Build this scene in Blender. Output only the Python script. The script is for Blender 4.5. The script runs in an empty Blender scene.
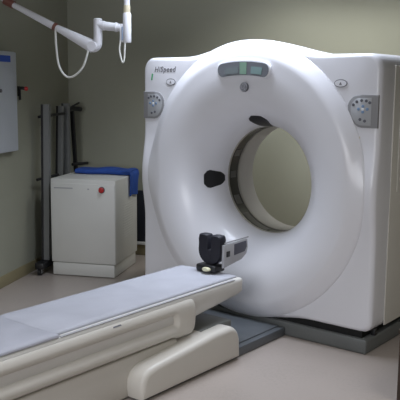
import bpy, bmesh, math
from math import sin, cos, pi, radians, sqrt
from mathutils import Vector, Matrix

SC = bpy.context.scene
COL = SC.collection
PHI = 0.4487            # the room is turned by this much against the scanner


def rot2(a, b):
    return (a * cos(PHI) - b * sin(PHI), a * sin(PHI) + b * cos(PHI))


# ------------------------------------------------------------------ materials
def mat(name, col, rough=0.5, metal=0.0, spec=0.5, bump=0.0, bscale=40.0, var=0.0, vscale=3.0,
        coat=0.0, emit=None):
    m = bpy.data.materials.new(name)
    m.use_nodes = True
    nt = m.node_tree
    b = nt.nodes['Principled BSDF']
    b.inputs['Base Color'].default_value = (*col, 1)
    b.inputs['Roughness'].default_value = rough
    b.inputs['Metallic'].default_value = metal
    b.inputs['Specular IOR Level'].default_value = spec
    b.inputs['Coat Weight'].default_value = coat
    tc = nt.nodes.new('ShaderNodeTexCoord')
    if var > 0:
        n = nt.nodes.new('ShaderNodeTexNoise')
        n.inputs['Scale'].default_value = vscale
        n.inputs['Detail'].default_value = 5
        nt.links.new(tc.outputs['Object'], n.inputs['Vector'])
        r = nt.nodes.new('ShaderNodeValToRGB')
        r.color_ramp.elements[0].position = 0.3
        r.color_ramp.elements[1].position = 0.7
        r.color_ramp.elements[0].color = tuple(c * (1 - var) for c in col) + (1,)
        r.color_ramp.elements[1].color = tuple(min(1, c * (1 + var)) for c in col) + (1,)
        nt.links.new(n.outputs['Fac'], r.inputs['Fac'])
        nt.links.new(r.outputs['Color'], b.inputs['Base Color'])
    if bump > 0:
        n = nt.nodes.new('ShaderNodeTexNoise')
        n.inputs['Scale'].default_value = bscale
        n.inputs['Detail'].default_value = 4
        nt.links.new(tc.outputs['Object'], n.inputs['Vector'])
        bp = nt.nodes.new('ShaderNodeBump')
        bp.inputs['Strength'].default_value = bump
        bp.inputs['Distance'].default_value = 0.01
        nt.links.new(n.outputs['Fac'], bp.inputs['Height'])
        nt.links.new(bp.outputs['Normal'], b.inputs['Normal'])
    if emit:
        b.inputs['Emission Color'].default_value = (*emit[0], 1)
        b.inputs['Emission Strength'].default_value = emit[1]
    return m


M = dict(
    shell=mat('gantry_plastic', (0.77, 0.77, 0.815), 0.33, spec=0.5, var=0.015, vscale=2, coat=0.15),
    side=mat('gantry_side_plastic', (0.60, 0.58, 0.53), 0.45, var=0.02, vscale=3),
    liner=mat('bore_liner', (0.47, 0.455, 0.43), 0.45),
    window=mat('scan_window', (0.045, 0.043, 0.04), 0.18, spec=0.7),
    ringm=mat('ring_metal', (0.42, 0.40, 0.37), 0.3, metal=0.6),
    shield=mat('shield_grey', (0.14, 0.145, 0.135), 0.5),
    black=mat('black_plastic', (0.012, 0.012, 0.014), 0.45),
    foam=mat('black_foam', (0.010, 0.010, 0.018), 0.6, bump=0.2, bscale=120),
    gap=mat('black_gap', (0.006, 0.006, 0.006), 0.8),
    seg=mat('segment_grey', (0.11, 0.105, 0.10), 0.35),
    dpad=mat('dark_pad_vinyl', (0.075, 0.075, 0.10), 0.5),
    base=mat('grey_base_paint', (0.125, 0.132, 0.130), 0.5, var=0.06, vscale=6),
    plate=mat('grey_plate_paint', (0.110, 0.122, 0.135), 0.38, var=0.12, vscale=5),
    table=mat('table_plastic', (0.60, 0.57, 0.515), 0.4, var=0.02, vscale=3),
    cradle=mat('cradle_plastic', (0.68, 0.665, 0.63), 0.35),
    pad=mat('pad_cloth', (0.43, 0.436, 0.485), 0.75, var=0.07, vscale=4, bump=0.25, bscale=9),
    padold=mat('pad_vinyl', (0.40, 0.405, 0.455), 0.65, var=0.08, vscale=6, bump=0.2, bscale=12),
    keypad=mat('keypad_grey', (0.27, 0.27, 0.28), 0.5),
    keyface=mat('keypad_face', (0.40, 0.41, 0.43), 0.5),
    keydark=mat('key_dark', (0.11, 0.11, 0.13), 0.5),
    keyblue=mat('key_blue', (0.17, 0.27, 0.43), 0.5),
    bezel=mat('display_bezel', (0.16, 0.17, 0.19), 0.35),
    scrg=mat('screen_green', (0.22, 0.35, 0.27), 0.25),
    scrt=mat('screen_teal', (0.22, 0.32, 0.32), 0.25),
    scrd=mat('screen_grey', (0.18, 0.21, 0.22), 0.25),
    grey=mat('grey_print', (0.17, 0.17, 0.19), 0.6),
    lgrey=mat('light_grey_plastic', (0.42, 0.42, 0.44), 0.45),
    whitep=mat('white_print', (0.75, 0.75, 0.75), 0.5),
    green=mat('green_print', (0.10, 0.38, 0.18), 0.6),
    beige=mat('beige_label', (0.62, 0.56, 0.40), 0.6),
    cab=mat('cabinet_paint', (0.68, 0.68, 0.65), 0.45, var=0.02, vscale=4),
    red=mat('red_plastic', (0.50, 0.02, 0.02), 0.35),
    blue=mat('blue_cloth', (0.016, 0.065, 0.31), 0.8, bump=0.4, bscale=25, var=0.15, vscale=8),
    bluelab=mat('blue_label', (0.015, 0.07, 0.42), 0.5),
    arm=mat('arm_white_paint', (0.74, 0.74, 0.78), 0.35),
    cable=mat('cable_white', (0.66, 0.66, 0.62), 0.5),
    brownj=mat('brown_joint', (0.20, 0.08, 0.06), 0.5),
    alu=mat('grey_rail', (0.20, 0.205, 0.205), 0.5, metal=0.2),
    navy=mat('dark_board', (0.012, 0.014, 0.024), 0.6),
    wcab=mat('wall_cabinet_white', (0.60, 0.64, 0.70), 0.4),
    brown=mat('dark_brown_wood', (0.050, 0.032, 0.022), 0.5, var=0.2, vscale=12),
    wall=mat('wall_paint', (0.325, 0.328, 0.262), 0.7, var=0.02, vscale=1.5, bump=0.05, bscale=150),
    basebd=mat('baseboard_vinyl', (0.30, 0.26, 0.15), 0.5, var=0.05),
    ceil=mat('ceiling_tile', (0.30, 0.29, 0.25), 0.9, var=0.03, vscale=8),
    yellow=mat('pale_yellow_knob', (0.72, 0.70, 0.48), 0.3),
)


def floor_mat():
    m = mat('floor_vinyl', (0.52, 0.46, 0.435), 0.32, spec=0.45)
    nt = m.node_tree
    b = nt.nodes['Principled BSDF']
    tc = nt.nodes.new('ShaderNodeTexCoord')
    n1 = nt.nodes.new('ShaderNodeTexNoise')
    n1.inputs['Scale'].default_value = 60
    n1.inputs['Detail'].default_value = 6
    n2 = nt.nodes.new('ShaderNodeTexNoise')
    n2.inputs['Scale'].default_value = 2.2
    n2.inputs['Detail'].default_value = 4
    mix = nt.nodes.new('ShaderNodeMath')
    mix.operation = 'ADD'
    nt.links.new(tc.outputs['Object'], n1.inputs['Vector'])
    nt.links.new(tc.outputs['Object'], n2.inputs['Vector'])
    nt.links.new(n1.outputs['Fac'], mix.inputs[0])
    nt.links.new(n2.outputs['Fac'], mix.inputs[1])
    r = nt.nodes.new('ShaderNodeValToRGB')
    r.color_ramp.elements[0].position = 0.7
    r.color_ramp.elements[1].position = 1.3
    r.color_ramp.elements[0].color = (0.350, 0.305, 0.272, 1)
    r.color_ramp.elements[1].color = (0.388, 0.338, 0.305, 1)
    nt.links.new(mix.outputs[0], r.inputs['Fac'])
    nt.links.new(r.outputs['Color'], b.inputs['Base Color'])
    return m


M['floor'] = floor_mat()


# -------------------------------------------------------------------- helpers
def box(bm, x0, x1, y0, y1, z0, z1, bev=0.0, seg=2):
    r = bmesh.ops.create_cube(bm, size=1.0)
    vs = r['verts']
    for v in vs:
        v.co = Vector(((x0 + x1) / 2 + v.co.x * (x1 - x0), (y0 + y1) / 2 + v.co.y * (y1 - y0),
                       (z0 + z1) / 2 + v.co.z * (z1 - z0)))
    if bev > 0:
        es = list({e for v in vs for e in v.link_edges})
        bmesh.ops.bevel(bm, geom=es, offset=bev, offset_type='OFFSET', segments=seg, profile=0.5,
                        affect='EDGES')


def loft(bm, rings, cap0=True, cap1=True, closed=True):
    vr = [[bm.verts.new(p) for p in ring] for ring in rings]
    n = len(rings[0])
    for i in range(len(vr) - 1):
        for j in range(n if closed else n - 1):
            k = (j + 1) % n
            try:
                bm.faces.new((vr[i][j], vr[i][k], vr[i + 1][k], vr[i + 1][j]))
            except ValueError:
                pass
    if cap0:
        bm.faces.new(list(reversed(vr[0])))
    if cap1:
        bm.faces.new(vr[-1])
    return vr


def smooth_path(pts, n=8):
    """Catmull-Rom through the points"""
    P = [Vector(p) for p in pts]
    P = [P[0] * 2 - P[1]] + P + [P[-1] * 2 - P[-2]]
    out = []
    for i in range(1, len(P) - 2):
        p0, p1, p2, p3 = P[i - 1], P[i], P[i + 1], P[i + 2]
        for k in range(n):
            t = k / n
            out.append(0.5 * ((2 * p1) + (p2 - p0) * t + (2 * p0 - 5 * p1 + 4 * p2 - p3) * t * t
                              + (3 * p1 - p0 - 3 * p2 + p3) * t ** 3))
    out.append(P[-2].copy())
    return out


def tube(bm, pts, r, n=14, flat=None):
    """round bar along pts; r is a number or one radius per point"""
    P = [Vector(p) for p in pts]
    rr = r if isinstance(r, (list, tuple)) else [r] * len(P)
    d0 = (P[1] - P[0]).normalized()
    ref = Vector((0, 0, 1)) if abs(d0.z) < 0.9 else Vector((1, 0, 0))
    side = d0.cross(ref).normalized()
    rings = []
    for i, p in enumerate(P):
        if i == 0:
            d = P[1] - P[0]
        elif i == len(P) - 1:
            d = P[-1] - P[-2]
        else:
            d = (P[i + 1] - P[i]).normalized() + (P[i] - P[i - 1]).normalized()
        d.normalize()
        side = (side - d * side.dot(d)).normalized()
        up = d.cross(side).normalized()
        rings.append([p + (side * cos(2 * pi * k / n) + up * sin(2 * pi * k / n)) * rr[i] for k in range(n)])
    loft(bm, rings)


def prism(bm, poly, frame, d0, d1, bev=0.0, seg=2):
    """poly of (a, b); frame(a, b, d) -> xyz; extruded from d0 to d1"""
    v0 = [bm.verts.new(frame(a, b, d0)) for a, b in poly]
    v1 = [bm.verts.new(frame(a, b, d1)) for a, b in poly]
    n = len(poly)
    for i in range(n):
        k = (i + 1) % n
        bm.faces.new((v0[i], v0[k], v1[k], v1[i]))
    bm.faces.new(list(reversed(v0)))
    f1 = bm.faces.new(v1)
    f0 = bm.faces[-1] if False else None
    if bev > 0:
        es = [e for e in f1.edges]
        es0 = []
        for v in v0:
            for e in v.link_edges:
                if e.other_vert(v) in v0 and e not in es0:
                    es0.append(e)
        bmesh.ops.bevel(bm, geom=es + es0, offset=bev, offset_type='OFFSET', segments=seg, profile=0.5,
                        affect='EDGES')


def obj(name, bm, m, parent=None, smooth=True, angle=35, origin=None):
    bmesh.ops.recalc_face_normals(bm, faces=bm.faces)
    me = bpy.data.meshes.new(name)
    bm.to_mesh(me)
    bm.free()
    o = bpy.data.objects.new(name, me)
    me.materials.append(m)
    COL.objects.link(o)
    if smooth:
        me.polygons.foreach_set('use_smooth', [True] * len(me.polygons))
        me.set_sharp_from_angle(angle=radians(angle))
    if parent is not None:
        o.parent = parent
    return o


def thing(name, label, cat, loc=(0, 0, 0), rz=0.0):
    o = bpy.data.objects.new(name, None)
    o.empty_display_size = 0.1
    COL.objects.link(o)
    o.location = loc
    o.rotation_euler = (0, 0, rz)
    tag(o, label, cat)
    return o


def tag(o, label, cat):
    o['label'] = label
    o['category'] = cat
    return o


def structure(o):
    o['kind'] = 'structure'
    return o


def room_obj(name, bm, m, parent=None, **k):
    o = obj(name, bm, m, parent, **k)
    if parent is None:
        o.rotation_euler = (0, 0, PHI)
    return o


def room_thing(name, label, cat, a, b, z=0.0):
    x, y = rot2(a, b)
    return thing(name, label, cat, (x, y, z), PHI)


def BM():
    return bmesh.new()


def text_obj(name, body, size, m, parent, loc, shear=0.0, extrude=0.0008, rot=(pi / 2, 0, 0)):
    cu = bpy.data.curves.new(name, 'FONT')
    cu.body = body
    cu.size = size
    cu.shear = shear
    cu.extrude = extrude
    cu.offset = 0.0004
    cu.space_character = 1.12
    cu.align_x = 'CENTER'
    cu.align_y = 'CENTER'
    t = bpy.data.objects.new(name + '_tmp', cu)
    COL.objects.link(t)
    bpy.context.view_layer.update()
    dg = bpy.context.evaluated_depsgraph_get()
    me = bpy.data.meshes.new_from_object(t.evaluated_get(dg))
    bpy.data.objects.remove(t)
    me.name = name
    o = bpy.data.objects.new(name, me)
    me.materials.clear()
    me.materials.append(m)
    COL.objects.link(o)
    o.parent = parent
    o.location = loc
    o.rotation_euler = rot
    return o


# ==================================================================== the room
WL, WB, WR, WF, CH = -2.02, 1.88, 3.3, -6.2, 2.72
T = 0.12
bm = BM(); box(bm, WL - T, WR + T, WF - T, WB + T, -0.1, 0)
structure(room_obj('floor', bm, M['floor'], smooth=False))
bm = BM(); box(bm, WL - T, WR + T, WF - T, WB + T, CH, CH + 0.1)
structure(room_obj('ceiling', bm, M['ceil'], smooth=False))
bm = BM(); box(bm, WL - T, WL, WF, WB, 0, CH)
structure(room_obj('wall_left', bm, M['wall'], smooth=False))
bm = BM(); box(bm, WL - T, WR + T, WB, WB + T, 0, CH)
structure(room_obj('wall_back', bm, M['wall'], smooth=False))
bm = BM(); box(bm, WR, WR + T, WF, WB, 0, CH)
structure(room_obj('wall_right', bm, M['wall'], smooth=False))
bm = BM(); box(bm, WL - T, WR + T, WF - T, WF, 0, CH)
structure(room_obj('wall_front', bm, M['wall'], smooth=False))
bm = BM(); box(bm, WL, WL + 0.008, WF, WB - 0.008, 0.0, 0.095, 0.003, 2)
structure(room_obj('baseboard_left', bm, M['basebd']))
bm = BM(); box(bm, WL, WR, WB - 0.008, WB, 0.0, 0.095, 0.003, 2)
structure(room_obj('baseboard_back', bm, M['basebd']))

# ============================================================ the scanner gantry
CZ = 0.965
HW = 0.912
ZB, ZT = 0.133, 1.79
NA = 256
g = thing('scanner_gantry', 'large white doughnut-shaped scanner gantry with round bore on dark grey base', 'scanner',
          (0, 0.45, 0))
GI = Matrix.Translation((0, -0.45, 0))


def gobj(name, bm, m, parent=None, **k):
    """part of the gantry, modelled in world axes"""
    if parent is None:
        bmesh.ops.transform(bm, matrix=GI, verts=bm.verts)
        return obj(name, bm, m, g, **k)
    bmesh.ops.transform(bm, matrix=GI, verts=bm.verts)
    return obj(name, bm, m, parent, **k)


RI, RF, YR, YF = 0.366, 0.72, 0.285, -0.06
GX = 0.006


def rout(t):
    c, s = cos(t), sin(t)
    return 1 / sqrt((c / 0.85) ** 2 + (s / (0.922 if s > 0 else 0.885)) ** 2)


def rect_r(t, hw, zb, zt, cr_t, cr_b):
    """distance from the centre to a rounded rectangle, along angle t"""
    c, s = cos(t), sin(t)
    lo, hi = 0.0, 2.0
    for _ in range(40):
        m_ = (lo + hi) / 2
        x, z = abs(m_ * c), m_ * s
        inside = x <= hw and zb <= z <= zt
        if inside:
            if z > zt - cr_t and x > hw - cr_t:
                inside = (x - hw + cr_t) ** 2 + (z - zt + cr_t) ** 2 <= cr_t ** 2
            if z < zb + cr_b and x > hw - cr_b:
                inside = (x - hw + cr_b) ** 2 + (z - zb - cr_b) ** 2 <= cr_b ** 2
        if inside:
            lo = m_
        else:
            hi = m_
    return lo


ANG = [2 * pi * k / NA for k in range(NA)]
ORECT = [rect_r(t, HW if cos(t) > 0 else HW + 0.016, ZB - CZ, ZT - CZ, 0.085, 0.06) for t in ANG]
ROUT = [rout(t) for t in ANG]


def smax(a, b, k=0.02):
    h = max(k - abs(a - b), 0) / k
    return max(a, b) + h * h * k * 0.25


OMAX = [smax(o, r, 0.10) for o, r in zip(ORECT, ROUT)]


def flare(a):
    return RI + (RF - RI) * (1 - cos(a)), YR - (YR - YF) * sin(a)


def ring(rs, y):
    return [Vector((GX + r * cos(t), y, CZ + r * sin(t))) for r, t in zip(rs, ANG)]


rings = []
for i in range(17):
    r, y = flare(pi / 2 * i / 16)
    rings.append(ring([r] * NA, y))
BV = []
YS = []                                                # depth of the shoulder plane: nearly flush at the sides
for t_ in ANG:
    u = max(0.0, min(1.0, (0.35 - abs(sin(t_))) / 0.33))
    u = u * u * (3 - 2 * u)
    YS.append(YF * 0.55 * u)
    BV.append(0.105 + 0.03 * u)
for f in (0.25, 0.5, 0.75, 1.0):
    rings.append(ring([RF + (R - v - RF) * f for R, v in zip(ROUT, BV)], YF))
NB = 12
for i in range(1, NB + 1):                              # rounded shoulder of the doughnut
    a = pi / 2 * i / NB
    u = sin(a)
    f = 0.5 * cos(a) + 0.5 * (1 - u * u * (3 - 2 * u))
    rings.append([Vector((GX + (R - v + v * u) * cos(t_), ys + (YF - ys) * f, CZ + (R - v + v * u) * sin(t_)))
                  for R, v, ys, t_ in zip(ROUT, BV, YS, ANG)])


def ring_s(rs, y):
    """like ring(), on the shoulder plane"""
    return [Vector((GX + r * cos(t_), y + ys, CZ + r * sin(t_))) for r, ys, t_ in zip(rs, YS, ANG)]


E_ = 0.035
rings.append(ring_s([max(R + 0.002, min(R + 0.012, O - E_)) for R, O in zip(ROUT, OMAX)], 0.0))
rings.append(ring_s([max(R + 0.003, O - E_ - 0.001) for R, O in zip(ROUT, OMAX)], 0.0))
for i in range(1, 6):
    a = pi / 2 * i / 5
    rings.append(ring_s([max(R + 0.003 + 0.0005 * i, O - E_ + E_ * sin(a)) for R, O in zip(ROUT, OMAX)], E_ * (1 - cos(a))))
for y, w in ((0.10, 0.0), (0.2, 0.06), (0.3, 0.15), (0.4, 0.27), (0.5, 0.42), (0.6, 0.58), (0.7, 0.75), (0.8, 0.92), (0.86, 1.0), (0.88, 1.0)):
    rings.append(ring([O * w + max(R + 0.006, X) * (1 - w) for R, X, O in zip(ROUT, OMAX, ORECT)], y))
for i in range(1, 5):
    a = pi / 2 * i / 4
    rings.append(ring([O - 0.05 * (1 - cos(a)) for O in ORECT], 0.88 + 0.05 * sin(a)))
for i in range(12, -1, -1):
    a = pi / 2 * i / 12
    rings.append(ring([RI + 0.28 * sin(a)] * NA, 0.585 + 0.345 * (1 - cos(a))))
bm = BM()
loft(bm, rings, False, False)
gobj('shell', bm, M['shell'], angle=50)

# tunnel
def cyl_band(bm, r, y0, y1, t0=0.0, t1=2 * pi, n=128, th=0.004, cz=CZ):
    full = abs(t1 - t0 - 2 * pi) < 1e-6
    rows = []
    k = n if full else n + 1
    for (rr, yy) in ((r, y0), (r, y1), (r + th, y1), (r + th, y0)):
        rows.append([bm.verts.new((GX + rr * cos(t0 + (t1 - t0) * i / n), yy, cz + rr * sin(t0 + (t1 - t0) * i / n))) for i in range(k)])
    for a in range(4):
        b_ = (a + 1) % 4
        for i in range(n if full else n):
            j = (i + 1) % k if full else i + 1
            bm.faces.new((rows[a][i], rows[a][j], rows[b_][j], rows[b_][i]))
    if not full:
        bm.faces.new([rows[a][0] for a in range(4)])
        bm.faces.new([rows[a][-1] for a in reversed(range(4))])


bm = BM(); cyl_band(bm, RI, 0.410, 0.587)
gobj('bore_liner', bm, M['liner'])
bm = BM(); cyl_band(bm, RI + 0.002, 0.290, 0.405)
w = gobj('scan_window', bm, M['window'])
bm = BM(); cyl_band(bm, RI - 0.004, 0.278, 0.292, th=0.012)
gobj('window_ring', bm, M['ringm'])
bm = BM(); cyl_band(bm, RI - 0.003, 0.400, 0.413, th=0.012)
gobj('window_ring', bm, M['ringm'])
for a0, a1 in ((112, 126), (150, 158), (176, 183), (203, 214), (226, 262)):
    bm = BM(); cyl_band(bm, RI - 0.0015, 0.315, 0.375, radians(a0), radians(a1), 14)
    gobj('sensor_segment', bm, M['seg'], w)

# positioning light slots on the flare
def flare_patch(t0, t1, a0, a1, taper, off=0.004):
    bm = BM()
    N, K = 14, 8
    def P(u, v, h):
        # u along the angle, v along the flare; the patch is wider outside
        a = a0 + (a1 - a0) * v
        wv = (1 - taper) + taper * v
        rnd = 1 - 0.55 * max(0, abs(2 * v - 1) - 0.55) ** 1.5 / 0.45 ** 1.5
        t = (t0 + t1) / 2 + (t1 - t0) / 2 * (2 * u - 1) * wv * rnd
        r, y = flare(a)
        dr, dy = (RF - RI) * sin(a), -(YR - YF) * cos(a)
        L = sqrt(dr * dr + dy * dy)
        nr, ny = dy / L, -dr / L
        r2, y2 = r + nr * h, y + ny * h
        return Vector((GX + r2 * cos(t), y2, CZ + r2 * sin(t)))
    top = [[bm.verts.new(P(i / N, j / K, off)) for i in range(N + 1)] for j in range(K + 1)]
    bot = [[bm.verts.new(P(i / N, j / K, -0.01)) for i in range(N + 1)] for j in range(K + 1)]
    for j in range(K):
        for i in range(N):
            bm.faces.new((top[j][i], top[j][i + 1], top[j + 1][i + 1], top[j + 1][i]))
            bm.faces.new((bot[j][i], bot[j + 1][i], bot[j + 1][i + 1], bot[j][i + 1]))
    for i in range(N):
        bm.faces.new((top[0][i], bot[0][i], bot[0][i + 1], top[0][i + 1]))
        bm.faces.new((top[K][i], top[K][i + 1], bot[K][i + 1], bot[K][i]))
    for j in range(K):
        bm.faces.new((top[j][0], top[j + 1][0], bot[j + 1][0], bot[j][0]))
        bm.faces.new((top[j][N], bot[j][N], bot[j + 1][N], top[j + 1][N]))
    return bm


gobj('light_slot', flare_patch(radians(172), radians(192), 0.12, 0.62, 0.40), M['black'])
gobj('light_slot', flare_patch(radians(78), radians(101), 0.10, 0.66, 0.40), M['black'])

# display
FY = YF - 0.004


def arc_poly(r0, r1, t0, t1, n=20, endround=True):
    pts = []
    rm, hh = (r0 + r1) / 2, (r1 - r0) / 2
    for i in range(n + 1):
        t = t0 + (t1 - t0) * i / n
        pts.append((r1 * cos(t), CZ + r1 * sin(t)))
    if endround:
        for i in range(1, 8):
            b = pi / 2 - pi * i / 8
            t = t1 + cos(b) * hh / rm * 0.8
            r = rm + hh * sin(b)
            pts.append((r * cos(t), CZ + r * sin(t)))
    for i in range(n + 1):
        t = t1 + (t0 - t1) * i / n
        pts.append((r0 * cos(t), CZ + r0 * sin(t)))
    if endround:
        for i in range(1, 8):
            b = -pi / 2 + pi * i / 8
            t = t0 - cos(b) * hh / rm * 0.8
            r = rm + hh * sin(b)
            pts.append((r * cos(t), CZ + r * sin(t)))
    return pts


fr = lambda a, b, d: Vector((a, d, b))
DX = 0.008


def shift(poly, dx):
    return [(a + dx, b - 0.25) for a, b in poly]


bm = BM(); prism(bm, shift(arc_poly(0.940, 1.043, radians(80.3), radians(99.7)), DX), fr, FY - 0.014, FY + 0.03, 0.006)
dp = gobj('display_panel', bm, M['shell'])
bm = BM(); prism(bm, shift(arc_poly(0.950, 1.035, radians(80.6), radians(99.4)), DX), fr, FY - 0.018, FY)
gobj('bezel', bm, M['bezel'], dp)
for t0, t1, r0, r1, k in ((91.9, 98, 0.962, 1.002, 'scrd'), (88.2, 91.2, 0.956, 1.030, 'scrg'), (81.4, 86.2, 0.962, 1.006, 'scrt')):
    bm = BM(); prism(bm, shift(arc_poly(r0, r1, radians(t0), radians(t1), 8, False), DX), fr, FY - 0.020, FY - 0.01)
    gobj('screen', bm, M[k], dp)

# round monogram badge
def ellipse(cx, cz, rx, rz, n=32):
    return [(cx + rx * cos(2 * pi * i / n), cz + rz * sin(2 * pi * i / n)) for i in range(n)]


LX, LZ = 0.010, 1.590
bm = BM(); prism(bm, ellipse(LX, LZ, 0.030, 0.030), fr, FY - 0.006, FY + 0.01, 0.001)
lg = gobj('badge', bm, M['grey'])
bm = BM()
for r in (0.026,):
    pts = [(LX + r * cos(2 * pi * i / 40), FY - 0.0065, LZ + r * sin(2 * pi * i / 40)) for i in range(41)]
    tube(bm, pts, 0.0012, 6)
gl = smooth_path([(LX - 0.001, FY - 0.0065, LZ + 0.013), (LX - 0.010, FY - 0.0065, LZ + 0.015), (LX - 0.016, FY - 0.0065, LZ + 0.002),
                  (LX - 0.011, FY - 0.0065, LZ - 0.012), (LX - 0.003, FY - 0.0065, LZ - 0.006), (LX - 0.002, FY - 0.0065, LZ + 0.002),
                  (LX - 0.009, FY - 0.0065, LZ + 0.001)], 5)
tube(bm, gl, 0.0012, 6)
el = smooth_path([(LX + 0.014, FY - 0.0065, LZ + 0.011), (LX + 0.007, FY - 0.0065, LZ + 0.015), (LX + 0.004, FY - 0.0065, LZ + 0.006),
                  (LX + 0.010, FY - 0.0065, LZ + 0.001), (LX + 0.003, FY - 0.0065, LZ - 0.005), (LX + 0.007, FY - 0.0065, LZ - 0.014),
                  (LX + 0.015, FY - 0.0065, LZ - 0.009)], 5)
tube(bm, el, 0.0012, 6)
gobj('monogram', bm, M['lgrey'], lg)

# oval emblems
for ox, oz in ((-0.658, 1.62), (0.662, 1.617)):
    bm = BM(); prism(bm, ellipse(ox, oz, 0.043, 0.024), fr, -0.004, 0.004, 0.001)
    e = gobj('oval_plate', bm, M['grey'])
    bm = BM(); prism(bm, ellipse(ox, oz, 0.038, 0.019), fr, -0.0055, 0.0, 0.0)
    gobj('plate_face', bm, M['shell'], e)
    bm = BM(); prism(bm, [(ox - 0.009, oz - 0.009), (ox + 0.009, oz - 0.009), (ox, oz + 0.010)], fr, -0.0065, -0.004)
    gobj('mark', bm, M['grey'], e)

# control keypads on the two shoulders
def keypad(side):
    s = side
    # outline: rounded inner end with a cut lower corner, running off the outer edge
    base = [(0.892, 1.552), (0.790, 1.552)]
    for i in range(1, 8):
        a = pi / 2 + pi / 2 * i / 8
        base.append((0.775 + 0.078 * cos(a), 1.474 + 0.078 * sin(a)))
    base += [(0.700, 1.455), (0.712, 1.425), (0.735, 1.390), (0.765, 1.368), (0.790, 1.362), (0.892, 1.362)]
    poly = [(s * a + (GX + 0.01 if s > 0 else GX - 0.026), b) for a, b in base]
    if s < 0:
        poly.reverse()
    bm = BM(); prism(bm, poly, fr, -0.007, 0.014, 0.003)
    kp = gobj('control_keypad', bm, M['keypad'])
    inner = [(0.850, 1.535), (0.795, 1.535)]
    for i in range(1, 8):
        a = pi / 2 + pi / 2 * i / 8
        inner.append((0.782 + 0.064 * cos(a), 1.472 + 0.063 * sin(a)))
    inner += [(0.720, 1.445), (0.735, 1.412), (0.757, 1.386), (0.785, 1.376), (0.850, 1.376)]
    poly = [(s * a + (GX + 0.01 if s > 0 else GX - 0.026), b) for a, b in inner]
    if s < 0:
        poly.reverse()
    bm = BM(); prism(bm, poly, fr, -0.0085, -0.004, 0.001)
    gobj('keypad_face', bm, M['keyface'], kp)
    spots = [(0.736, 1.494, 'keydark'), (0.758, 1.512, 'keydark'), (0.788, 1.520, 'keydark'), (0.818, 1.518, 'keydark'), (0.840, 1.508, 'keydark'),
             (0.770, 1.470, 'keyblue'), (0.798, 1.486, 'keyblue'), (0.798, 1.454, 'keyblue'), (0.826, 1.470, 'keyblue'), (0.798, 1.470, 'whitep'),
             (0.782, 1.410, 'keydark'), (0.812, 1.402, 'keydark')]
    for x, z, k in spots:
        bm = BM(); prism(bm, ellipse(s * x + (GX + 0.01 if s > 0 else GX - 0.026), z, 0.0095, 0.009, 12), fr, -0.0105, -0.006, 0.001)
        gobj('button', bm, M[k], kp)


keypad(1)
keypad(-1)

# lettering, stickers
text_obj('lettering', 'HiSpeed', 0.052, M['grey'], g, (-0.715, -0.4515, 1.706), 0.25)
bm = BM(); prism(bm, [(-0.846, 1.632), (-0.832, 1.632), (-0.824, 1.676), (-0.836, 1.680)], fr, -0.0015, 0.002)
gobj('sticker', bm, M['green'])
bm = BM(); prism(bm, [(0.772, 1.258), (0.796, 1.258), (0.800, 1.310), (0.776, 1.310)], fr, -0.002, 0.002)
st = gobj('sticker', bm, M['beige'])
bm = BM(); prism(bm, [(0.779, 1.266), (0.790, 1.266), (0.794, 1.284), (0.781, 1.284)], fr, -0.003, 0.0)
gobj('printed_mark', bm, M['keydark'], st)

# side covers, recess, plinth
for s in (-1, 1):
    bm = BM()
    x0, x1 = sorted((GX + s * (0.909 if s > 0 else 0.925), GX + s * (0.918 if s > 0 else 0.934)))
    box(bm, x0, x1, 0.178, 0.87, 0.150, 1.725, 0.003, 2)
    sp = gobj('side_cover', bm, M['side'])
    bm = BM()
    x0, x1 = sorted((GX + s * (0.914 if s > 0 else 0.930), GX + s * (0.922 if s > 0 else 0.938)))
    box(bm, x0, x1, 0.262, 0.80, 0.97, 1.545, 0.003, 2)
    gobj('hatch', bm, M['side'], sp)
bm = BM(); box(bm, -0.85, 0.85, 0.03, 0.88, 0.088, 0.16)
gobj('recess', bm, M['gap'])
bm = BM(); box(bm, -0.90, 0.893, 0.0, 0.90, 0.0, 0.09, 0.012, 3)
gobj('plinth', bm, M['base'])
bm = BM(); box(bm, 0.862, 0.892, 0.12, 0.15, 0.09, 0.135, 0.004)
gobj('levelling_bracket', bm, M['black'])

# ================================================================ patient table
TX = 0.01
YN = -3.0
t = thing('patient_table', 'long white patient table with a narrow sliding cradle in front of the scanner', 'table', (TX, -1.6, 0))


def tobj(name, bm, m, parent=None, **k):
    bmesh.ops.transform(bm, matrix=Matrix.Translation((-TX, 1.6, 0)), verts=bm.verts)
    return obj(name, bm, m, parent or t, **k)


bm = BM(); box(bm, -0.31, 0.325, -1.36, -0.004, 0.0, 0.058, 0.008, 2)
fp = tobj('floor_plate', bm, M['plate'])
bm = BM(); box(bm, -0.25, 0.262, -0.80, -0.51, 0.05, 0.219, 0.006, 2)
tobj('inner_shield', bm, M['shield'])
bm = BM(); box(bm, -0.28, 0.285, -0.62, -0.02, 0.054, 0.066, 0.005, 2)
tobj('cover_plate', bm, M['plate'], fp)
bm = BM()
cp = [(-1.372, 0.012), (-1.382, 0.06), (-1.376, 0.11), (-1.356, 0.145), (-1.326, 0.164), (-1.28, 0.173), (-0.78, 0.216)]
for i in range(9):
    a = pi / 2 - pi / 2 * i / 8
    cp.append((-0.640 + 0.105 * cos(a), 0.105 + 0.113 * sin(a)))
cp.append((-0.535, 0.012))
def inset(poly, d):
    out = []
    n = len(poly)
    for i in range(n):
        p, q, r = Vector(poly[i - 1]), Vector(poly[i]), Vector(poly[(i + 1) % n])
        e = ((q - p).normalized() + (r - q).normalized()).normalized()
        out.append((q.x + e.y * d, q.y - e.x * d))       # the outline runs clockwise
    return out


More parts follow.
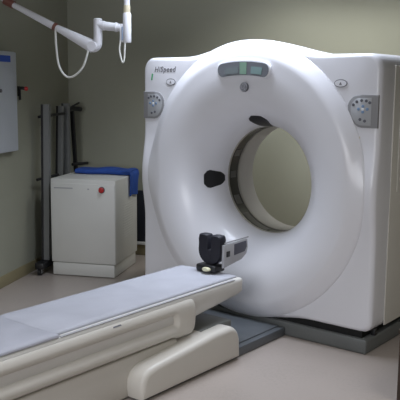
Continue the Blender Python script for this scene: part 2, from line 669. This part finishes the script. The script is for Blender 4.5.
sections = []
RB = 0.03
for k in range(6):
    a = pi / 2 * k / 5
    sections.append((-0.33 + RB * (1 - sin(a)), RB * (1 - cos(a))))
sections = [(-0.33 + RB * (1 - cos(pi / 2 * k / 5)), RB * (1 - sin(pi / 2 * k / 5))) for k in range(6)]
sections += [(0.352 - RB * (1 - cos(pi / 2 * k / 5)), RB * (1 - sin(pi / 2 * k / 5))) for k in range(5, -1, -1)]
loft(bm, [[Vector((x, a, max(b, 0.012))) for a, b in inset(cp, d)] for x, d in sections])
tobj('lower_cover', bm, M['table'], angle=60)
bm = BM(); box(bm, -0.225, 0.240, -2.8, -0.98, 0.004, 0.224, 0.012, 3)
tobj('middle_cover', bm, M['table'])

half = [(0.200, 0.430), (0.232, 0.431), (0.244, 0.425), (0.253, 0.413), (0.260, 0.398), (0.262, 0.384), (0.254, 0.371), (0.240, 0.360),
        (0.230, 0.348), (0.227, 0.334), (0.230, 0.318), (0.242, 0.303), (0.257, 0.291), (0.263, 0.275), (0.258, 0.248), (0.20, 0.222)]
full = [(0.200, 0.430), (0.232, 0.431), (0.246, 0.424), (0.256, 0.408), (0.261, 0.390), (0.263, 0.374), (0.264, 0.360),
        (0.264, 0.346), (0.264, 0.332), (0.264, 0.316), (0.263, 0.302), (0.262, 0.289), (0.260, 0.270), (0.255, 0.245), (0.244, 0.226), (0.20, 0.222)]


def sec(y, w, k=1.0):
    """body section; w=0 grooved, w=1 filled; k shrinks it about its middle for the rounded end"""
    pts = [(a * (1 - w) + c * w, b * (1 - w) + d * w) for (a, b), (c, d) in zip(half, full)]
    zc = 0.327
    P = [(a * (0.88 + 0.12 * k), zc + (b - zc) * k) for a, b in pts]
    P = P + [(-a, b) for a, b in reversed(P)]
    return [Vector((TX + a, y, b)) for a, b in P]


bm = BM()
secs = [sec(YN, 0), sec(-2.2, 0), sec(-1.6, 0), sec(-1.04, 0)]
for i in range(1, 7):
    u = i / 6
    secs.append(sec(-1.04 + 0.05 * u, u * u * (3 - 2 * u)))
secs.append(sec(-0.90, 1))
for i in range(1, 6):
    a = pi / 2 * i / 5
    secs.append(sec(-0.90 + 0.04 * sin(a), 1, 1 - 0.16 * (1 - cos(a))))
loft(bm, secs)
tobj('side_frame', bm, M['table'], angle=60)

# cradle
def csec(y, zb, k=1.0):
    zt = 0.449
    hw = 0.237
    pts = [(hw - 0.012, zt), (hw, zt - 0.006), (hw + 0.004, zt - 0.02), (hw + 0.001, zb + 0.03), (hw - 0.02, zb + 0.008), (hw - 0.05, zb)]
    zc = (zt + zb) / 2
    pts = [(a * (0.9 + 0.1 * k), zc + (b - zc) * k) for a, b in pts]
    pts = pts + [(-a, b) for a, b in reversed(pts)]
    return [Vector((TX + a, y, b)) for a, b in pts]


bm = BM()
cs = [csec(YN + 0.02, 0.285), csec(-0.90, 0.285), csec(-0.44, 0.332), csec(-0.402, 0.336)]
for i in range(1, 5):
    a = pi / 2 * i / 4
    cs.append(csec(-0.402 + 0.022 * sin(a), 0.336, 1 - 0.18 * (1 - cos(a))))
loft(bm, cs)
cr = tobj('cradle', bm, M['cradle'], angle=50)
bm = BM(); box(bm, TX + 0.222, TX + 0.2385, -1.82, -0.46, 0.4440, 0.4496, 0.001, 2)
tobj('edge_rail', bm, M['lgrey'], cr)
# finger marks / small badge on the side frame
bm = BM(); prism(bm, [(-1.50, 0.412), (-1.44, 0.412), (-1.445, 0.418), (-1.495, 0.418)], lambda a, b, d: Vector((TX + 0.2495 + (0.418 - b) * 0.6 + d, a, b)), -0.006, 0.0015)
tobj('label_plate', bm, M['grey'])

# pad on the cradle: the near part is wider and greyer
def pad_mesh(x0, x1, y0, y1, z0, th, nx=14, ny=60, amp=0.003, seed=0.0, lift=0.0):
    bm = BM()
    def H(u, v, x, y):
        ed = min(u, 1 - u) * (x1 - x0)
        e2 = min(v, 1 - v) * (y1 - y0)
        rd = min(1, ed / 0.012) * 0.5 + 0.5
        wv = amp * (sin(11 * y + 7 * x + seed) * sin(17 * x - 4 * y + seed) + 0.5 * sin(29 * y - 13 * x + seed))
        return z0 + th * min(rd, min(1, e2 / 0.02) * 0.4 + 0.6) + wv * min(1, ed / 0.05) + lift * max(0, (v - 0.93) / 0.07) ** 2
    top, bot = [], []
    xs = [0, 0.012, 0.03] + [0.03 + 0.94 * i / nx for i in range(1, nx)] + [0.97, 0.988, 1]
    for j in range(ny + 1):
        v = j / ny
        y = y0 + (y1 - y0) * v
        top.append([bm.verts.new((x0 + (x1 - x0) * u, y, H(u, v, x0 + (x1 - x0) * u, y))) for u in xs])
        bot.append([bm.verts.new((x0 + (x1 - x0) * u, y, z0)) for u in xs])
    n = len(xs)
    for j in range(ny):
        for i in range(n - 1):
            bm.faces.new((top[j][i], top[j][i + 1], top[j + 1][i + 1], top[j + 1][i]))
            bm.faces.new((bot[j][i], bot[j + 1][i], bot[j + 1][i + 1], bot[j][i + 1]))
        bm.faces.new((top[j][0], top[j + 1][0], bot[j + 1][0], bot[j][0]))
        bm.faces.new((top[j][n - 1], bot[j][n - 1], bot[j + 1][n - 1], top[j + 1][n - 1]))
    for i in range(n - 1):
        bm.faces.new((top[0][i], bot[0][i], bot[0][i + 1], top[0][i + 1]))
        bm.faces.new((top[ny][i], top[ny][i + 1], bot[ny][i + 1], bot[ny][i]))
    return bm


pd = thing('table_pad', 'long pale blue-grey pad lying on top of the patient table', 'pad', (TX, -1.6, 0.4498))


def pobj(name, bm, m):
    bmesh.ops.transform(bm, matrix=Matrix.Translation((-TX, 1.6, -0.4498)), verts=bm.verts)
    return obj(name, bm, m, pd, angle=60)


pobj('far_section', pad_mesh(TX - 0.215, TX + 0.212, -1.83, -0.41, 0.4498, 0.016, seed=1.0), M['pad'])
o = pobj('near_section', pad_mesh(TX - 0.222, TX + 0.240, -2.95, -1.83, 0.4498, 0.019, amp=0.002, seed=2.0), M['padold'])
o['label'] = 'greyer near end of the pad'

# ================================================================== head holder
HX, HY, HZ = 0.05, -0.46, 0.4695
hh = thing('head_holder', 'black U-shaped head holder with grey side bracket at scanner end of table', 'head holder', (HX, HY, HZ))


def hobj(name, bm, m, parent=None, **k):
    return obj(name, bm, m, parent or hh, **k)


# trough: U section, thick foam walls (local axes: x across, y into the scanner, z up)
def u_section(y, hw, zb, zt, th, n=14):
    out, inn = [], []
    for i in range(n + 1):
        a = pi + pi * i / n
        out.append((hw * cos(a), zb + hw + hw * sin(a)))
        inn.append(((hw - th) * cos(a), zt - 0.085 + (hw - th) * sin(a) * 0.98))
    o_ = [(-hw, zt - 0.025), (-hw * 0.98, zt - 0.05)] + out + [(hw * 0.98, zt - 0.05), (hw, zt - 0.025)]
    tip_r = [(hw - 0.004, zt - 0.008), (hw - 0.014, zt - 0.001), (hw - th / 2, zt), (hw - th + 0.012, zt - 0.001), (hw - th + 0.003, zt - 0.008)]
    tip_l = [(-hw + th - 0.003, zt - 0.008), (-hw + th - 0.012, zt - 0.001), (-hw + th / 2, zt), (-hw + 0.014, zt - 0.001), (-hw + 0.004, zt - 0.008)]
    P = o_ + tip_r + list(reversed(inn)) + tip_l
    return [Vector((a, y, b)) for a, b in P]


bm = BM()
loft(bm, [u_section(0.0, 0.082, 0.045, 0.222, 0.070), u_section(0.010, 0.088, 0.040, 0.228, 0.080),
          u_section(0.050, 0.088, 0.040, 0.228, 0.080), u_section(0.060, 0.082, 0.045, 0.222, 0.070)])
hobj('foam_trough', bm, M['foam'], angle=50)
bm = BM(); box(bm, -0.078, 0.072, -0.035, 0.070, 0.0, 0.044, 0.012, 3)
ft = hobj('foot', bm, M['black'])
bm = BM(); tube(bm, [(0.012, -0.055, 0.022), (0.012, -0.045, 0.022), (0.012, -0.036, 0.022)], [0.014, 0.018, 0.018], 16)
bmesh.ops.scale(bm, vec=(1.7, 1, 0.75), space=Matrix.Translation((-0.012, 0, -0.022)), verts=bm.verts)
o = hobj('clamp_knob', bm, M['yellow'], ft)
o['label'] = 'pale yellow knob'
bm = BM()
prism(bm, [(0.015, 0.03), (0.20, 0.055), (0.255, 0.085), (0.268, 0.125), (0.262, 0.178), (0.015, 0.172)],
      lambda a, b, d: Vector((d, a, b)), 0.084, 0.102, 0.004)
sb = hobj('side_bracket', bm, M['lgrey'])
sb['label'] = 'light grey side bracket'
bm = BM()
prism(bm, [(0.120, 0.095), (0.230, 0.102), (0.252, 0.130), (0.247, 0.168), (0.120, 0.164)],
      lambda a, b, d: Vector((d, a, b)), 0.098, 0.105, 0.002)
hobj('dark_pad', bm, M['dpad'], sb)
bm = BM(); box(bm, 0.100, 0.106, 0.040, 0.075, 0.095, 0.130, 0.002)
hobj('latch', bm, M['black'], sb)
bm = BM(); tube(bm, [(0.094, 0.03, 0.182), (0.094, 0.28, 0.186)], 0.004, 8)
hobj('strap_rod', bm, M['keypad'], sb)

# ============================================================ white floor cabinet
ca = room_thing('equipment_cabinet', 'white metal equipment cabinet on the floor with a round red button', 'cabinet', -1.527, 1.253)
W2, D2, CHT = 0.285, 0.293, 0.822
bm = BM(); box(bm, -W2, W2, -D2, D2, 0.115, CHT, 0.008, 3)
cb = obj('body', bm, M['cab'], ca)
bm = BM(); box(bm, -W2 + 0.004, W2 - 0.004, -D2 - 0.008, -D2 + 0.004, 0.118, CHT - 0.035, 0.004, 2)
fpnl = obj('front_panel', bm, M['cab'], ca)
bm = BM(); box(bm, -W2 + 0.012, W2 - 0.012, -D2 - 0.004, D2 - 0.012, 0.006, 0.112, 0.004, 2)
obj('plinth', bm, M['cab'], ca)
for sx in (-1, 1):
    for sy in (-1, 1):
        bm = BM(); tube(bm, [(sx * (W2 - 0.06), sy * (D2 - 0.06), 0.0), (sx * (W2 - 0.06), sy * (D2 - 0.06), 0.03)], 0.03, 16)
        obj('foot', bm, M['black'], ca)
bx, bz = W2 - 0.115, 0.742
bm = BM(); tube(bm, [(bx, -D2 - 0.006, bz), (bx, -D2 - 0.016, bz)], 0.027, 20)
rb = obj('button_collar', bm, M['keydark'], ca)
bm = BM(); tube(bm, [(bx, -D2 - 0.012, bz), (bx, -D2 - 0.030, bz), (bx, -D2 - 0.037, bz)], [0.022, 0.022, 0.014], 20)
o = obj('red_button', bm, M['red'], rb)
bm = BM(); box(bm, -W2 + 0.035, -W2 + 0.20, -D2 - 0.0095, -D2 - 0.004, 0.742, 0.752)
obj('print_line', bm, M['lgrey'], fpnl)
bm = BM(); box(bm, bx - 0.125, bx - 0.11, -D2 - 0.0095, -D2 - 0.004, 0.738, 0.750)
obj('indicator', bm, M['lgrey'], fpnl)
bm = BM()
for i in range(14):
    z = 0.30 + i * 0.022
    box(bm, W2 - 0.002, W2 + 0.0018, -0.10, 0.17, z, z + 0.009, 0.002, 1)
obj('side_vent', bm, M['cab'], ca)

# blue folded cloth, over the back of the cabinet top and hanging down its right side
bl = room_thing('blue_cloth', 'folded blue cloth along the back of the white cabinet top, hanging over its side', 'cloth', -1.527, 1.253, CHT)
bm = BM()
rows = []
for i in range(31):
    x = -0.21 + (W2 + 0.012 + 0.21) * i / 30
    wob = 0.006 * sin(9 * x + 1) + 0.004 * sin(23 * x)
    y0, y1 = 0.06 + wob * 2, 0.285
    zt = 0.046 + wob
    sec_ = []
    for k in range(16):
        a = 2 * pi * k / 16
        cx, cy = cos(a), sin(a)
        sx = math.copysign(abs(cx) ** 0.45, cx)
        sy = math.copysign(abs(cy) ** 0.6, cy)
        sec_.append(Vector((x, (y0 + y1) / 2 + sx * (y1 - y0) / 2, 0.001 + zt / 2 + sy * zt / 2)))
    rows.append(sec_)
loft(bm, rows)
obj('fold', bm, M['blue'], bl, angle=70)
bm = BM()
prof = [(W2 - 0.05, 0.036), (W2 - 0.01, 0.040), (W2 + 0.016, 0.030), (W2 + 0.024, 0.0), (W2 + 0.020, -0.06), (W2 + 0.017, -0.12), (W2 + 0.015, -0.178)]
def prow(off):
    out = []
    for j in range(25):
        y = 0.04 + (0.285 - 0.04) * j / 24
        wv = 0.006 * sin(38 * y)
        out.append([Vector((x + off + (wv if z < 0.02 else 0) * min(1, -z / 0.08 + 0.3), y, z + (0.008 * sin(15 * y) if z < -0.15 else 0) - (off if z > 0.02 else 0))) for x, z in prof])
    return out
A, B = prow(0.0), prow(-0.008)
va = [[bm.verts.new(p) for p in r] for r in A]
vb = [[bm.verts.new(p) for p in r] for r in B]
n, k = len(va), len(prof)
for j in range(n - 1):
    for i in range(k - 1):
        bm.faces.new((va[j][i], va[j][i + 1], va[j + 1][i + 1], va[j + 1][i]))
        bm.faces.new((vb[j][i], vb[j + 1][i], vb[j + 1][i + 1], vb[j][i + 1]))
    for i in (0, k - 1):
        bm.faces.new((va[j][i], va[j + 1][i], vb[j + 1][i], vb[j][i]))
for j in (0, n - 1):
    for i in range(k - 1):
        bm.faces.new((va[j][i], va[j][i + 1], vb[j][i + 1], vb[j][i]))
obj('hanging_flap', bm, M['blue'], bl, angle=70)

# dark board on a white ledge, low on the back wall
db = room_thing('wall_board', 'dark navy board above a white ledge low on back wall beside the white cabinet', 'board', -1.37, WB - 0.0005, 0.12)
bm = BM(); box(bm, -0.30, 0.42, -0.035, 0.0, 0.015, 0.50, 0.005, 2)
obj('panel', bm, M['navy'], db)
bm = BM(); box(bm, -0.31, 0.43, -0.045, 0.0, -0.012, 0.015, 0.003, 2)
o = obj('ledge', bm, M['cab'], db)
o['label'] = 'white ledge'

# ================================================= folded trolley in the corner
ft = room_thing('folded_trolley', 'folded grey and black metal trolley frame leaning in corner behind the white cabinet', 'trolley', -1.90, 1.30)


def bar(bm, p, q, w, d):
    """flat bar from p to q: w wide along the wall, d thick"""
    p, q = Vector(p), Vector(q)
    rings = []
    for c in (p, q):
        rings.append([c + Vector((d / 2 * sx, w / 2 * sy, 0)) for sx, sy in ((-1, -1), (1, -1), (1, 1), (-1, 1))])
    loft(bm, rings)


def upright(b0, b1, z0, z1, w, a=0.0):
    bm = BM(); bar(bm, (a + 0.012, b0, z0), (a + 0.008, b1, z1), 0.045, w)
    u = obj('upright', bm, M['alu'], ft, smooth=False)
    bm = BM(); bar(bm, (a + 0.012 - w / 2 - 0.009, b0, z0), (a + 0.008 - w / 2 - 0.009, b1, z1), 0.055, 0.018)
    obj('edge_strip', bm, M['black'], u, smooth=False)


# local y = room depth - 1.30
upright(-0.26, -0.20, 0.09, 1.43, 0.050)
upright(0.00, 0.10, 0.10, 1.41, 0.036)
upright(0.205, 0.225, 0.10, 1.43, 0.046)
bm = BM(); tube(bm, [(-0.045, -0.25, 1.325), (0.034, 0.10, 1.345)], 0.012, 10)
obj('rung', bm, M['black'], ft)
bm = BM(); tube(bm, [(-0.05, -0.30, 0.80), (0.034, -0.05, 0.82)], 0.012, 10)
obj('rung', bm, M['black'], ft)
bm = BM(); bar(bm, (0.01, 0.50, 0.12), (0.01, 0.34, 1.38), 0.034, 0.03)
obj('strut', bm, M['black'], ft, smooth=False)
bm = BM(); tube(bm, smooth_path([(0.01, 0.26, 1.375), (0.02, 0.36, 1.380), (0.04, 0.47, 1.372)], 4), 0.022, 12)
obj('handle', bm, M['black'], ft)
bm = BM(); tube(bm, [(0.01, 0.28, 1.385), (0.03, 0.46, 1.43)], 0.010, 10)
obj('lever', bm, M['black'], ft)
bm = BM(); tube(bm, [(0.01, 0.33, 0.87), (0.09, 0.50, 0.87)], 0.014, 10)
obj('peg', bm, M['black'], ft)
bm = BM(); box(bm, -0.035, 0.045, -0.42, 0.40, 0.055, 0.11, 0.01, 2)
obj('base_bar', bm, M['black'], ft)
for b in (-0.39, 0.36):
    bm = BM()
    tube(bm, [(-0.012, b, 0.03), (0.012, b, 0.03)], 0.03, 18)
    c = obj('caster', bm, M['black'], ft)
    bm = BM()
    box(bm, -0.022, -0.016, b - 0.014, b + 0.014, 0.02, 0.062, 0.002, 1)
    box(bm, 0.016, 0.022, b - 0.014, b + 0.014, 0.02, 0.062, 0.002, 1)
    obj('fork', bm, M['keypad'], c)

# ======================================================== things on the left wall
wc = room_thing('wall_cabinet', 'flat white wall cabinet with a blue label on the left wall', 'cabinet', WL + 0.0005, 0.20, 1.07)
bm = BM(); box(bm, 0.0, 0.045, -0.50, 0.50, 0.0, 0.775, 0.004, 2)
obj('body', bm, M['wcab'], wc)
bm = BM(); box(bm, 0.040, 0.056, -0.50, 0.50, 0.004, 0.771, 0.004, 2)
dr = obj('door', bm, M['wcab'], wc)
bm = BM(); box(bm, 0.0555, 0.058, 0.10, 0.40, 0.693, 0.742, 0.0005, 1)
lb = obj('blue_label', bm, M['bluelab'], dr)
bm = BM(); tube(bm, [(0.054, 0.205, 0.475), (0.075, 0.205, 0.475)], 0.014, 14)
obj('latch_knob', bm, M['keydark'], dr)

hk = room_thing('wall_hook', 'small black wall hook with a red tip beside the wall cabinet', 'hook', WL + 0.0005, 0.84, 1.53)
bm = BM(); box(bm, 0, 0.008, -0.022, 0.022, -0.03, 0.05, 0.003, 2)
obj('back_plate', bm, M['black'], hk)
bm = BM(); tube(bm, smooth_path([(0.004, 0, 0.03), (0.03, 0, 0.035), (0.055, 0.01, 0.03)], 5), 0.013, 12)
a_ = obj('arm', bm, M['black'], hk)
bm = BM(); tube(bm, [(0.052, 0.010, 0.031), (0.068, 0.014, 0.030), (0.076, 0.016, 0.030)], [0.017, 0.017, 0.010], 14)
obj('red_tip', bm, M['red'], a_)
bm = BM(); tube(bm, [(0.012, 0, 0.02), (0.013, 0, -0.06)], 0.008, 10)
obj('hanging_end', bm, M['black'], hk)

# ================================================================== ceiling arm
PB = 0.20
am = room_thing('ceiling_arm', 'white jointed arm hanging from a ceiling pole with looped cable', 'arm', -0.884, PB, CH)
def ap(a, z, d=0.0):
    return (a + 0.884, d, z - CH)


bm = BM(); tube(bm, [ap(-0.884, CH - 0.03), ap(-0.884, CH - 0.0005)], 0.10, 28)
obj('ceiling_flange', bm, M['arm'], am)
bm = BM(); tube(bm, [ap(-0.884, 1.96), ap(-0.884, CH - 0.02)], 0.021, 18)
pl = obj('pole', bm, M['arm'], am)
bm = BM(); tube(bm, [ap(-0.884, 2.085), ap(-0.884, 2.135)], 0.0235, 18)
o = obj('sleeve', bm, M['beige'], pl)
o['label'] = 'beige sleeve'
bm = BM(); tube(bm, [ap(-0.884, 1.885), ap(-0.884, 1.89), ap(-0.884, 2.075), ap(-0.884, 2.085)], [0.026, 0.029, 0.029, 0.025], 20)
br = obj('bracket', bm, M['arm'], am)
bm = BM(); box(bm, -0.047, -0.024, -0.022, 0.022, 1.888 - CH, 2.012 - CH, 0.006, 2)
obj('bracket_block', bm, M['arm'], br)
bm = BM(); box(bm, -0.030, -0.024, -0.028, -0.0225, 1.90 - CH, 1.99 - CH, 0.001, 1)
obj('slot', bm, M['keyblue'], br)
bm = BM(); tube(bm, [ap(-0.925, 1.985), ap(-1.02, 1.995), ap(-1.10, 2.010)], [0.026, 0.030, 0.030], 18)
hz = obj('horizontal_arm', bm, M['arm'], am)
for q in (-0.955, -1.045):
    bm = BM(); tube(bm, [ap(q, 1.989 if q > -1 else 2.000), ap(q - 0.014, 1.990 if q > -1 else 2.001)], 0.0325, 18)
    obj('collar', bm, M['arm'], hz)
bm = BM(); tube(bm, [ap(-1.095, 2.05), ap(-1.095, 2.044), ap(-1.095, 1.90)], [0.022, 0.03, 0.03], 20)
el = obj('elbow', bm, M['arm'], am)
bm = BM(); tube(bm, smooth_path([ap(-1.095, 1.92), ap(-1.098, 1.87), ap(-1.125, 1.848), ap(-1.16, 1.855)], 6), 0.029, 18)
obj('elbow_bend', bm, M['arm'], el)
def blade(a0, z0, a1, z1, h0, h1, d):
    bm = BM()
    dx, dz = a1 - a0, z1 - z0
    L = sqrt(dx * dx + dz * dz)
    nx, nz = -dz / L, dx / L
    rings = []
    N = 16
    for f in (0, 0.02, 0.25, 0.5, 0.75, 0.98, 1):
        h = (h0 + (h1 - h0) * f) * (0.75 if f in (0, 1) else 1)
        c = (a0 + dx * f, z0 + dz * f)
        rings.append([Vector(ap(c[0] + nx * h * sin(2 * pi * k / N), c[1] + nz * h * sin(2 * pi * k / N), d * cos(2 * pi * k / N))) for k in range(N)])
    loft(bm, rings)
    return bm


sa = obj('spring_arm', blade(-1.125, 1.855, -1.405, 1.992, 0.047, 0.022, 0.026), M['arm'], am)
bm = BM(); tube(bm, [ap(-1.13, 1.86, -0.036), ap(-1.13, 1.86, 0.036)], 0.034, 20)
obj('pivot', bm, M['arm'], sa)
ua = obj('upper_arm', blade(-1.42, 1.998, -1.73, 2.152, 0.026, 0.019, 0.022), M['arm'], am)
bm = BM(); tube(bm, [ap(-1.402, 1.990), ap(-1.422, 2.000)], 0.029, 18)
o = obj('joint', bm, M['brownj'], am)
o['label'] = 'reddish brown joint ring'
bm = BM(); tube(bm, [ap(-1.725, 2.15), ap(-1.79, 2.182)], 0.029, 18)
o = obj('joint', bm, M['brownj'], am)
o['label'] = 'reddish brown end joint'
bm = BM(); tube(bm, smooth_path([ap(-1.79, 2.182), ap(-1.85, 2.22), ap(-1.88, 2.28)], 5), 0.016, 14)
obj('end_rod', bm, M['arm'], am)
bm = BM(); tube(bm, smooth_path([ap(-1.402, 1.975, -0.02), ap(-1.395, 1.87, -0.03), ap(-1.375, 1.73, -0.035), ap(-1.325, 1.655, -0.035), ap(-1.265, 1.655, -0.035),
                                 ap(-1.195, 1.72, -0.035), ap(-1.155, 1.83, -0.035)], 8), 0.0075, 10)
obj('looped_cable', bm, M['cable'], am)
bm = BM(); tube(bm, smooth_path([ap(-0.925, 1.90, -0.02), ap(-0.932, 1.83, -0.02), ap(-0.912, 1.752, -0.02), ap(-0.898, 1.78, -0.02), ap(-0.893, 1.89, -0.02)], 8), 0.006, 10)
obj('short_cable', bm, M['cable'], am)

# ====================================================== dark box at the right edge
bxo = thing('storage_box', 'dark brown box standing on the floor at the right edge', 'box', (1.512, -0.36, 0), 0)
bm = BM(); box(bm, -0.19, 0.24, -0.16, 0.26, 0.0, 0.36, 0.006, 2)
obj('body', bm, M['brown'], bxo)
bm = BM(); box(bm, -0.195, 0.245, -0.165, 0.265, 0.362, 0.385, 0.005, 2)
obj('lid', bm, M['brown'], bxo)

# ======================================================================= camera
th, pt, ro, F = 0.6716, 0.1496, 0.0091, 756.4
fw = Vector((-sin(th) * cos(pt), cos(th) * cos(pt), -sin(pt)))
rt = Vector((cos(th), sin(th), 0))
up = rt.cross(fw)
ex = rt * cos(ro) + up * sin(ro)
ey = up * cos(ro) - rt * sin(ro)
cam = bpy.data.cameras.new('camera')
cam.sensor_width = 36
cam.lens = F / 400 * 36
co = bpy.data.objects.new('camera', cam)
COL.objects.link(co)
mw = Matrix((ex, ey, -fw)).transposed().to_4x4()
mw.translation = Vector((2.823, -4.043, 1.5944))
co.matrix_world = mw
SC.camera = co

# ======================================================================= lights
def area(name, a, b, sx, sy, power, col, spread=180, z=CH - 0.03):
    L = bpy.data.lights.new(name, 'AREA')
    L.shape = 'RECTANGLE'
    L.size, L.size_y = sx, sy
    L.energy = power
    L.color = col
    L.spread = radians(spread)
    o = bpy.data.objects.new(name, L)
    COL.objects.link(o)
    x, y = rot2(a, b)
    o.location = (x, y, z)
    o.rotation_euler = (0, 0, PHI)
    return o


area('ceiling_lamp_front', -0.05, -0.08, 1.3, 0.6, 33, (0.80, 0.87, 1.0), 120)
area('ceiling_lamp_back', 0.6, 1.2, 1.4, 0.5, 20, (0.98, 0.98, 0.95), 125)
area('table_fill', -0.6, -2.6, 1.2, 0.6, 14, (0.88, 0.92, 1.0), 110)  # added soft fill over the table, no known fixture there
area('right_fill', 2.2, -2.0, 1.2, 0.6, 16, (1.0, 0.97, 0.92), 130)  # added fill to brighten the gantry's right side, not a known lamp
fl = area('front_fill', -0.7, -6.1, 3.0, 1.6, 32, (0.93, 0.95, 1.0), 90, 1.6)  # added frontal fill at the front wall, no window is built there
d = Vector(rot2(0.1, 0.0) + (0.8,)) - fl.location
fl.rotation_euler = d.to_track_quat('-Z', 'Y').to_euler()

w = bpy.data.worlds.new('World')
w.use_nodes = True
w.node_tree.nodes['Background'].inputs[0].default_value = (0.5, 0.5, 0.5, 1)
w.node_tree.nodes['Background'].inputs[1].default_value = 0.05
SC.world = w

vs = SC.view_settings
vs.view_transform = 'Standard'
vs.look = 'None'
vs.gamma = 1
vs.use_curve_mapping = False
vs.exposure = 0.0
